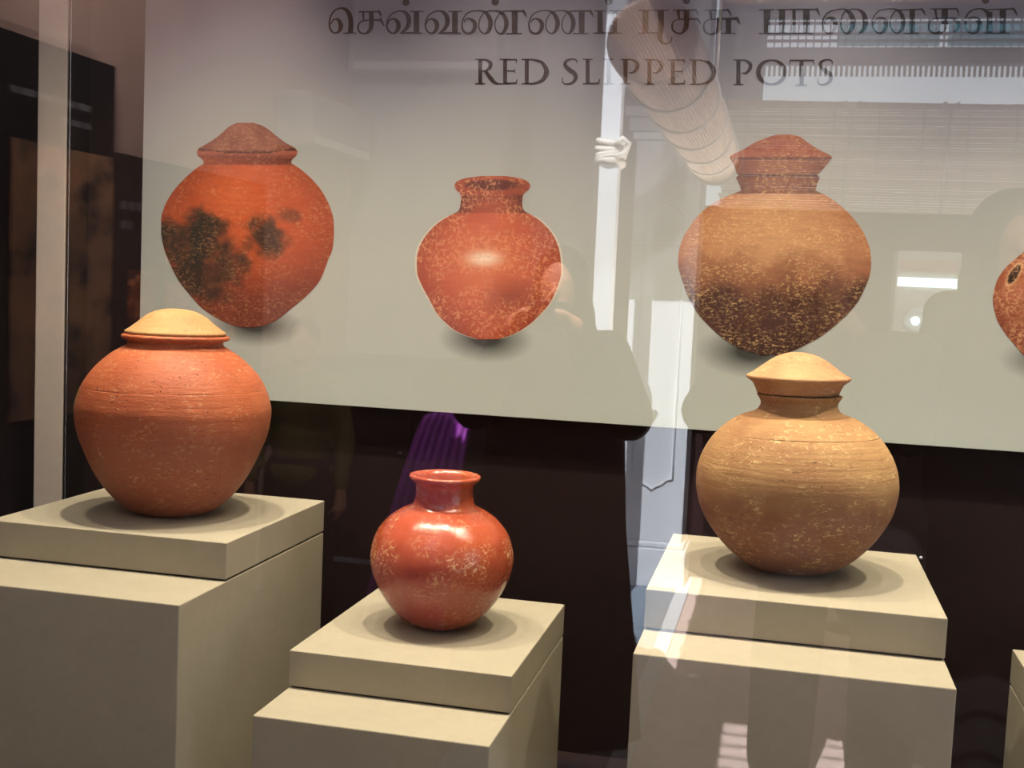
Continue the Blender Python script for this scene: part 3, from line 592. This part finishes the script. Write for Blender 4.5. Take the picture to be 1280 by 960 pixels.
# ---- clerestory above the blind
cl = empty('clerestory_frame', (0.9, -3.2, 2.62))
obj('lower_beam', boxm(-1.34, 3.0, -0.04, 0.04, 0.095, 0.175), M_GREY, cl)
bm = bmesh.new()
for k in range(130): box(bm, -1.34 + k * 0.026, -1.34 + k * 0.026 + 0.013, -0.006, 0.006, 0.035, 0.10)
obj('lattice', bm, M_PALE, cl)['kind'] = 'stuff'
for z in (0.215, 0.25, 0.305): obj('rail', boxm(-1.34, 3.0, -0.012, 0.012, z - 0.006, z + 0.006), M_GREY, cl)
bm = bmesh.new()
for k in range(86): box(bm, -1.34 + k * 0.04, -1.34 + k * 0.04 + 0.007, -0.008, 0.008, 0.17, 0.33)
obj('glazing_bars', bm, M_GREY, cl)['kind'] = 'stuff'
obj('upper_beam', boxm(-1.34, 3.0, -0.04, 0.04, 0.33, 0.88), M_GREY, cl)
for x0, x1 in ((-0.74, -0.24), (-0.2, 0.55), (0.6, 1.3)): obj('cyan_sheet', boxm(x0, x1, 0.014, 0.02, 0.185, 0.30), M_CYAN, cl)
obj('end_jamb', boxm(-1.36, -1.1, -0.03, 0.03, -0.14, 0.33), M_GREY, cl)
tag(cl, 'clerestory frame with lattice and cyan sheets mirrored above the bamboo blind', 'window frame')
# ---- pale unit on the maroon wall
ku = empty('wall_unit', (0.65, -3.05, 1.33))
obj('housing', boxm(-0.15, 0.15, 0, 0.2, 0, 0.43, bev=0.012), M_PALE, ku)
obj('label_strip', boxm(-0.135, 0.135, 0.199, 0.206, 0.33, 0.39), M_PINK, ku)
obj('light_bar', boxm(-0.14, 0.14, 0.199, 0.215, 0.255, 0.30, bev=0.004), M_TUBE, ku)
bm = bmesh.new(); lathe(bm, [(0.0, 0.0), (0.058, 0.0), (0.062, 0.012), (0.05, 0.022), (0.044, 0.012), (0.0, 0.012)], 40)
o = obj('lens_ring', bm, M_WHITE, ku, True); o.rotation_euler = (-PI / 2, 0, 0); o.location = (-0.045, 0.2, 0.09)
bm = bmesh.new(); lathe(bm, [(0.0, 0.0), (0.022, 0.0), (0.018, 0.012), (0.0, 0.018)], 24)
o = obj('lens_lamp', bm, M_TUBE, ku, True); o.rotation_euler = (-PI / 2, 0, 0); o.location = (-0.045, 0.212, 0.09)
tag(ku, 'pale wall unit with a lit white bar and a round lens', 'wall unit')
# ---- exhibition boards along the side wall
def board(y0, y1, h, label, pics):
    t = empty('exhibition_board', (HX0 + 0.03, (y0 + y1) / 2, 0)); hw = (y1 - y0) / 2
    obj('backing', boxm(-0.03, 0.03, -hw, hw, 0, h, bev=0.003), M_BOARD, t)
    for a, b, z0, z1, m in pics: obj('picture', boxm(0.029, 0.036, a - (y0 + y1) / 2, b - (y0 + y1) / 2, z0, z1), m, t)
    return tag(t, label, 'board')
def photo_mat(name, a, b, c, s):
    g = N(name); o = g.coord(); n = g.noise(o, s, 4, 0.6, 0.4); m = g.noise(o, s * 3.1, 3)
    return g.principled(g.mix(g.ramp(m, 0.5, 0.68), g.mix(g.ramp(n, 0.38, 0.62), srgb(*a), srgb(*b)), srgb(*c)), 0.5)
M_PH1 = photo_mat('photo_excavation', (96, 70, 52), (170, 116, 76), (40, 30, 28), 2.6)
M_PH2 = photo_mat('photo_sunset', (150, 62, 30), (60, 26, 20), (220, 130, 70), 9)
M_INK = plain('board_caption', (98, 94, 92), 0.6, 0.1, 90)
bd = board(-0.615, 0.6, 2.22, 'tall black exhibition board with a brown photograph and pale captions', [(-0.60, -0.02, 1.0, 1.895, M_PH1)])
bd2 = board(-1.9, -0.625, 1.92, 'lower black exhibition board with small framed orange photographs', [(-0.92, -0.72, 1.30, 1.50, M_PH2), (-1.18, -0.99, 1.52, 1.78, M_PH2), (-1.18, -0.99, 1.24, 1.46, M_PH2), (-1.6, -1.3, 1.2, 1.7, M_PH2)])
for (pb_, yy, z0, hgt, wds) in ((bd, -0.02, 2.035, 0.022, (0.05, 0.09, 0.12, 0.10, 0.09)), (bd, -0.28, 1.975, 0.02, (0.06, 0.08, 0.05)), (bd2, -0.66, 1.72, 0.03, (0.06, 0.05, 0.05)), (bd2, -0.66, 1.65, 0.03, (0.05, 0.04))):
    y = yy
    for wd in wds:
        bm = boxm(0.0, 0.002, -wd + 0.015, 0, 0, hgt); o = obj('caption_line', bm, M_INK, pb_); o.location = (0.0295, y - pb_.location.y, z0); y -= wd
# ---- low black cabinet along the far wall
cb = empty('low_cabinet', (-1.65, HY0 + 0.251, 0))
obj('carcass', boxm(-0.78, 0.82, -0.25, 0.2, 0.06, 1.05, bev=0.004), M_BOARD, cb)
obj('plinth', boxm(-0.75, 0.79, -0.25, 0.16, 0, 0.062), M_BLACK, cb)
obj('worktop', boxm(-0.79, 0.84, -0.25, 0.22, 1.05, 1.085, bev=0.004), M_BOARD, cb)
for k in range(3):
    d = obj('door', boxm(-0.25, 0.25, 0.199, 0.215, 0.09, 1.03, bev=0.003), M_BOARD, cb); d.location = (-0.50 + 0.53 * k, 0, 0)
    obj('knob', lathe(bmesh.new(), [(0, 0), (0.012, 0.0), (0.014, 0.015), (0, 0.02)], 16), M_STEEL, d, True).matrix_local = Matrix.Translation((0.2, 0.213, 0.6)) @ Matrix.Rotation(-PI / 2, 4, 'X')
tag(cb, 'low black cabinet against the grey far wall', 'cabinet')
# ---- air conditioners
def aircon(loc, rz, label):
    t = empty('air_conditioner', loc); t.rotation_euler = (0, 0, rz)
    obj('casing', boxm(-0.42, 0.42, 0.0, 0.2, 0.0, 0.27, bev=0.025), M_WALLP, t)
    obj('air_flap', boxm(-0.38, 0.38, 0.17, 0.205, 0.02, 0.06, bev=0.004), M_PALE, t)
    obj('status_display', boxm(0.28, 0.36, 0.199, 0.203, 0.1, 0.13), M_GREY, t)
    return tag(t, label, 'air conditioner')
aircon((-2.0, HY0, 2.62), 0, 'white air conditioner high on the grey far wall')
aircon((HX0, -2.5, 2.12), -PI / 2, 'white air conditioner on the rosy side wall')

# ================================================================== PEOPLE
def capsule(bm, p, q, r0, r1, seg=12):
    p, q = Vector(p), Vector(q); d = (q - p); L = d.length; 
    if L < 1e-5: d = Vector((0, 0, 1))
    m = d.normalized().to_track_quat('Z', 'Y').to_matrix().to_4x4(); m.translation = p
    prof = [(r0 * math.sin(a), -r0 * math.cos(a)) for a in [PI / 2 * k / 4 for k in range(5)]] + [(r1 * math.cos(a), L + r1 * math.sin(a)) for a in [PI / 2 * k / 4 for k in range(5)]]
    prof[0] = (0, -r0); prof[-1] = (0, L + r1); b2 = bmesh.new(); lathe(b2, prof, seg); b2.transform(m)
    me = bpy.data.meshes.new('tmp'); b2.to_mesh(me); b2.free(); bm.from_mesh(me); bpy.data.meshes.remove(me)
def ellipsoid(bm, c, r):
    res = bmesh.ops.create_uvsphere(bm, u_segments=24, v_segments=16, radius=1)
    for v in res['verts']: v.co = Vector((c[0] + v.co.x * r[0], c[1] + v.co.y * r[1], c[2] + v.co.z * r[2]))
def fuse(o, vox, sm=4):
    m = o.modifiers.new('fuse', 'REMESH'); m.mode = 'VOXEL'; m.voxel_size = vox; m.use_smooth_shade = True
    s = o.modifiers.new('soften', 'SMOOTH'); s.iterations = sm; s.factor = 0.5
def person(loc, H, label, wristL, wristR, elbL, elbR, grip, cloth, legs=0.09, trousers=None, robe=None, hair='short', sleeve=0.0, hx=0.0):
    """stands facing +Y; grip = (L, R) points the fingers close on, or None"""
    t = empty('person', loc); k = H / 1.7
    V_ = lambda x, y, z: Vector((x * k, y * k, z * k))
    bm = bmesh.new(); hd = V_(hx, 0.02, 1.585)
    ellipsoid(bm, hd, (0.074 * k, 0.094 * k, 0.112 * k)); ellipsoid(bm, hd + V_(0, 0.03, -0.06), (0.055 * k, 0.06 * k, 0.058 * k))
    capsule(bm, hd + V_(0, 0.09, 0.0), hd + V_(0, 0.105, -0.03), 0.009 * k, 0.014 * k, 8)      # nose
    capsule(bm, hd + V_(-0.02, 0.082, -0.063), hd + V_(0.02, 0.082, -0.063), 0.010 * k, 0.010 * k, 8)   # lips
    for s in (-1, 1):
        ellipsoid(bm, hd + V_(s * 0.076, 0.0, -0.005), (0.010 * k, 0.022 * k, 0.033 * k)); ellipsoid(bm, hd + V_(s * 0.03, 0.078, 0.018), (0.017 * k, 0.012 * k, 0.009 * k))
    capsule(bm, V_(0, 0, 1.38), hd + V_(0, -0.01, -0.06), 0.058 * k, 0.052 * k)
    ellipsoid(bm, V_(0, 0, 1.26), (0.165 * k, 0.105 * k, 0.17 * k)); ellipsoid(bm, V_(0, 0, 1.06), (0.14 * k, 0.1 * k, 0.17 * k)); ellipsoid(bm, V_(0, 0, 0.92), (0.165 * k, 0.115 * k, 0.12 * k))
    for s, W_, E_ in ((-1, wristL, elbL), (1, wristR, elbR)):
        sh = V_(s * 0.175, 0, 1.365); E_, W_ = Vector(E_), Vector(W_)
        capsule(bm, V_(s * 0.05, 0, 1.37), sh, 0.06 * k, 0.056 * k); capsule(bm, sh, E_, 0.05 * k, 0.04 * k); capsule(bm, E_, W_, 0.04 * k, 0.026 * k)
        hip, kn, an = V_(s * legs, 0, 0.88), V_(s * legs * 1.15, 0.02, 0.48), V_(s * legs * 1.2, -0.02, 0.085)
        capsule(bm, hip, kn, 0.083 * k, 0.056 * k); capsule(bm, kn, an, 0.055 * k, 0.036 * k); capsule(bm, an + V_(0, -0.02, -0.045), an + V_(0, 0.15, -0.053), 0.036 * k, 0.03 * k)
        # hand: palm, four fingers and a thumb
        if grip: G = Vector(grip[0] if s < 0 else grip[1])
        else: G = W_ + V_(0, 0.01, -0.16)
        d = (G - W_); palm = W_ + d * 0.5; capsule(bm, W_, palm, 0.026 * k, 0.034 * k)
        inward = Vector((-s, 0, 0)); upv = d.normalized(); side = Vector((0, 1, 0))
        for f in range(4):
            base = palm + side * (0.03 - 0.02 * f) * k * 0.9 + upv * 0.012 * k
            mid = base + upv * (0.036, 0.042, 0.040, 0.032)[f] * k + inward * 0.006 * k
            tip = mid + (upv * 0.3 + inward * (1.0 if grip else 0.35)).normalized() * (0.034, 0.04, 0.038, 0.028)[f] * k
            capsule(bm, base, mid, 0.0095 * k, 0.0085 * k, 8); capsule(bm, mid, tip, 0.0085 * k, 0.007 * k, 8)
        tb = palm + side * 0.022 * k - upv * 0.01 * k; tm = tb + (inward * 0.7 + upv * 0.6 + side * 0.3).normalized() * 0.04 * k
        capsule(bm, tb, tm, 0.012 * k, 0.010 * k, 8); capsule(bm, tm, tm + (inward * 0.6 + upv * 0.8).normalized() * 0.028 * k, 0.010 * k, 0.008 * k, 8)
    fuse(obj('body', bm, M_SKIN, t), 0.0085, 2)
    # clothes
    bm = bmesh.new(); c = 0.014
    ellipsoid(bm, V_(0, 0, 1.25), ((0.178 + c) * k, (0.115 + c) * k, 0.185 * k)); ellipsoid(bm, V_(0, 0, 1.05), ((0.15 + c) * k, (0.11 + c) * k, 0.2 * k)); ellipsoid(bm, V_(0, 0, 0.9), ((0.172 + c) * k, (0.125 + c) * k, 0.14 * k))
    for s, W_, E_ in ((-1, wristL, elbL), (1, wristR, elbR)):
        sh = V_(s * 0.178, 0, 1.365); E_, W_ = Vector(E_), Vector(W_); cuff = E_.lerp(W_, 0.88)
        capsule(bm, V_(s * 0.06, 0, 1.37), sh, 0.072 * k, 0.07 * k); capsule(bm, sh, E_, (0.066 + sleeve * 0.4) * k, (0.056 + sleeve) * k); capsule(bm, E_, cuff, (0.056 + sleeve) * k, (0.04 + sleeve * 0.6) * k)
    fuse(obj('top_garment', bm, cloth, t), 0.013)
    if robe:
        bm = bmesh.new(); prof = robe; seg = 72; rings = []
        for (rx, ry, z) in prof:
            ring = []
            for i in range(seg):
                a = 2 * PI * i / seg; f = 1 + 0.05 * max(0, 1 - z / 1.0) * math.sin(a * 13 + 1.5 * math.sin(a * 3)) + 0.02 * math.sin(5 * a + z * 2)
                ring.append(bm.verts.new((rx * f * math.cos(a), ry * f * math.sin(a), z)))
            rings.append(ring)
        for A, B in zip(rings, rings[1:]):
            for i in range(seg): bm.faces.new((A[i], A[(i + 1) % seg], B[(i + 1) % seg], B[i]))
        bm.faces.new(rings[-1]); obj('robe', bm, cloth, t, True)
    else:
        bm = bmesh.new(); ellipsoid(bm, V_(0, 0, 0.92), ((0.168 + c) * k, (0.12 + c) * k, 0.13 * k))
        for s in (-1, 1):
            hip, kn, an = V_(s * legs, 0, 0.88), V_(s * legs * 1.15, 0.02, 0.48), V_(s * legs * 1.2, -0.02, 0.1)
            capsule(bm, hip, kn, 0.115 * k, 0.108 * k); capsule(bm, kn, an, 0.108 * k, 0.1 * k)
        fuse(obj('trousers', bm, trousers or cloth, t), 0.013)
        for s in (-1, 1):
            bm = bmesh.new(); an = V_(s * legs * 1.2, -0.02, 0.04); capsule(bm, an + V_(0, -0.03, 0.01), an + V_(0, 0.16, 0.0), 0.046 * k, 0.038 * k); fuse(obj('shoe', bm, M_BLACK, t), 0.01)
    bm = bmesh.new()
    if hair == 'short':
        ellipsoid(bm, hd + V_(0, -0.022, 0.03), (0.084 * k, 0.1 * k, 0.105 * k)); fuse(obj('hair', bm, M_HAIR, t), 0.012)
    elif hair == 'veil':
        ellipsoid(bm, hd + V_(0, -0.03, 0.018), (0.098 * k, 0.112 * k, 0.125 * k)); ellipsoid(bm, hd + V_(0, -0.045, -0.12), (0.125 * k, 0.09 * k, 0.14 * k)); ellipsoid(bm, V_(0, -0.02, 1.36), (0.2 * k, 0.125 * k, 0.1 * k)); fuse(obj('headscarf', bm, cloth, t), 0.013)
    elif hair == 'wide':
        ellipsoid(bm, hd + V_(0, -0.04, 0.02), (0.135 * k, 0.12 * k, 0.145 * k)); ellipsoid(bm, hd + V_(0, -0.055, -0.13), (0.15 * k, 0.085 * k, 0.17 * k)); fuse(obj('hair', bm, M_HAIR, t), 0.013)
    return tag(t, label, 'person')
def phone(loc, rot, label, half=(0.08, 0.0375)):
    t = empty('mobile_phone', loc); t.rotation_euler = rot
    obj('case', boxm(-half[0], half[0], -0.0045, 0.0045, -half[1], half[1], bev=0.003), M_BLACK, t)
    obj('screen', boxm(-half[0] + 0.004, half[0] - 0.004, -0.0052, -0.0042, -half[1] + 0.003, half[1] - 0.003), M_BOARD, t)
    for dx in (0, 0.018): 
        o = obj('camera_lens', lathe(bmesh.new(), [(0, 0), (0.0075, 0), (0.0075, 0.002), (0.005, 0.0025), (0, 0.0015)], 20), M_STEEL, t, True); o.matrix_local = Matrix.Translation((-half[0] + 0.02 + dx, 0.0044, half[1] - 0.016)) @ Matrix.Rotation(-PI / 2, 4, 'X')
    return tag(t, label, 'phone')
# the visitor taking the picture
bx, by = 0.20, -0.36
person((bx, by, 0), 1.68, 'visitor in charcoal shirt and trousers holding a phone up to the showcase',
       (-0.305, 0.25, 1.415), (-0.095, 0.25, 1.415), (-0.42, 0.09, 1.16), (0.15, 0.12, 1.14), ((-0.285, 0.30, 1.475), (-0.115, 0.30, 1.475)), M_CLOTHD, 0.125, hair='short', sleeve=0.02, hx=-0.1)
phone((0.0, -0.045, 1.5), (-0.08, 0.044, 0.2234), 'black phone held up by the visitor in charcoal')
# the visitor in a black robe
RB = [(0.33, 0.26, 0.015), (0.30, 0.235, 0.3), (0.255, 0.2, 0.7), (0.235, 0.175, 1.0), (0.23, 0.155, 1.2), (0.205, 0.13, 1.31), (0.12, 0.085, 1.36)]
pa_ = person((-0.74, -0.62, 0), 1.62, 'visitor in a long black robe and headscarf with a purple shawl',
       (-0.10, 0.23, 1.36), (0.10, 0.23, 1.36), (-0.25, 0.1, 1.10), (0.26, 0.1, 1.10), ((-0.085, 0.27, 1.415), (0.085, 0.27, 1.415)), M_CLOTH, robe=RB, hair='veil', sleeve=0.03)
phone((-0.74, -0.36, 1.425), (-0.1, 0, 0), 'black phone held up by the visitor in the black robe', (0.078, 0.037))
bm = bmesh.new(); rows = []
for i in range(26):
    tt = i / 25; z = 1.065 - 0.76 * tt; xc = -0.37 - 0.16 * tt ** 0.8; hw = 0.09 + 0.07 * tt; row = []
    for j in range(49):
        s = j / 48 * 2 - 1; row.append(bm.verts.new((xc + hw * s, -0.02 - 0.02 * tt + (0.006 + 0.018 * tt) * math.sin(s * 22 + tt * 1.2), z - 0.02 * s * s)))
    rows.append(row)
for A, B in zip(rows, rows[1:]):
    for j in range(48): bm.faces.new((A[j], A[j + 1], B[j + 1], B[j]))
sh = obj('shawl', bm, M_PURPLE, pa_, True); sm_ = sh.modifiers.new('thick', 'SOLIDIFY'); sm_.thickness = 0.003
# visitor at the edge and a child
person((0.70, -0.88, 0), 1.84, 'tall visitor in a long black gown with long dark hair', (-0.27, 0.06, 0.86), (0.27, 0.06, 0.86), (-0.26, -0.02, 1.10), (0.26, -0.02, 1.10), None, M_CLOTH, 0.1, robe=[(x * 1.05, y * 1.05, z * 1.08) for x, y, z in RB], hair='wide')
person((-1.93, -1.3, 0), 1.33, 'child in an olive jacket standing in front of the low cabinet', (-0.2, 0.05, 0.64), (0.2, 0.05, 0.64), (-0.19, -0.01, 0.84), (0.19, -0.01, 0.84), None, M_OLIVE, 0.085, trousers=M_CLOTHD)
# screw head on the showcase wall
sc = obj('wall_screw', lathe(bmesh.new(), [(0, 0), (0.0035, 0), (0.0035, 0.002), (0.002, 0.004), (0, 0.0045)], 16), M_WHITE, None, True)
p_ = at(1151, 697, 2.70); sc.location = (p_.x, 2.7, p_.z); sc.rotation_euler = (PI / 2, 0, 0)
tag(sc, 'small white screw head on the dark back wall beside the ochre pot pedestal', 'screw')

# ---- added ceiling spots, put in to brighten the side wall
def added_washer(y, e, label):
    t = empty('added_wall_washer', (HX0 + 0.75, y, 3.5))
    obj('lamp_can', lathe(bmesh.new(), [(0.0, 0.0), (0.05, 0.0), (0.05, -0.1), (0.044, -0.1), (0.04, -0.03), (0.0, -0.03)], 24), M_BLACK, t, True)
    ld = bpy.data.lights.new('added_wash_light', 'SPOT'); ld.energy = e; ld.color = (1.0, 0.88, 0.78); ld.spot_size = math.radians(105); ld.spot_blend = 0.8; ld.shadow_soft_size = 0.03
    lo = bpy.data.objects.new('added_wash_light', ld); COL.objects.link(lo); lo.parent = t; lo.location = (0, 0, -0.09); lo.rotation_euler = (0, math.radians(38), 0)
    tag(t, label, 'lamp', 'added ceiling lamps along the side wall')
added_washer(0.3, 75, 'added small black ceiling lamp brightening the wall above the tall exhibition board'); added_washer(-0.75, 75, 'added small black ceiling lamp above the lower exhibition board'); added_washer(-1.8, 75, 'added small black ceiling lamp beside the side wall air conditioner')

# ---- added track spots above the showcase front, brightening the mirrored hall
def added_track_spot(x, e, label):
    t = empty('added_track_spot', (x, 1.42, 3.5))
    obj('stem', tube(bmesh.new(), [(0, 0, 0), (0, 0, -0.06), (0, 0, -0.12)], 0.01, 8), M_BLACK, t, True)
    c = obj('lamp_head', lathe(bmesh.new(), [(0.0, 0.06), (0.04, 0.06), (0.045, 0.0), (0.05, -0.1), (0.044, -0.1), (0.04, -0.02), (0.0, -0.02)], 24), M_BLACK, t, True); c.location = (0, 0, -0.17); c.rotation_euler = (math.radians(-72), 0, 0)
    ld = bpy.data.lights.new('added_track_light', 'SPOT'); ld.energy = e; ld.color = (0.95, 0.96, 1.0); ld.spot_size = math.radians(78); ld.spot_blend = 0.6; ld.shadow_soft_size = 0.04
    lo = bpy.data.objects.new('added_track_light', ld); COL.objects.link(lo); lo.parent = t; lo.location = (0, -0.10, -0.20); lo.rotation_euler = (math.radians(-72), 0, 0)
    tag(t, label, 'lamp')
added_track_spot(-1.5, 420, 'added black track spot on the ceiling aimed at the low cabinet'); added_track_spot(1.0, 700, 'added black track spot on the ceiling aimed at the bamboo blind')

# ---- added floor uplighter, hidden behind a visitor, to brighten the rolled blind
t = empty('added_uplighter', (0.34, -2.3, 0.0))
obj('base_disc', lathe(bmesh.new(), [(0.0, 0.0), (0.09, 0.0), (0.09, 0.015), (0.03, 0.025), (0.0, 0.025)], 32), M_BLACK, t, True)
c = obj('lamp_head', lathe(bmesh.new(), [(0.0, -0.08), (0.05, -0.08), (0.06, 0.0), (0.07, 0.07), (0.062, 0.07), (0.05, 0.0), (0.0, 0.0)], 28), M_BLACK, t, True); c.location = (0, 0, 0.12)
d_ = (Vector((-0.375, -1.1, 2.13)) - Vector((0.34, -2.3, 0.15))).normalized(); c.rotation_euler = d_.to_track_quat('Z', 'Y').to_euler()
ld = bpy.data.lights.new('added_uplight', 'SPOT'); ld.energy = 1300; ld.color = (1.0, 0.9, 0.84); ld.spot_size = math.radians(70); ld.spot_blend = 0.6; ld.shadow_soft_size = 0.03
lo = bpy.data.objects.new('added_uplight', ld); COL.objects.link(lo); lo.parent = t; lo.location = Vector((0, 0, 0.12)) + d_ * 0.06; lo.rotation_euler = d_.to_track_quat('-Z', 'Y').to_euler()
tag(t, 'added black floor uplighter aimed at the rolled bamboo blind', 'lamp')
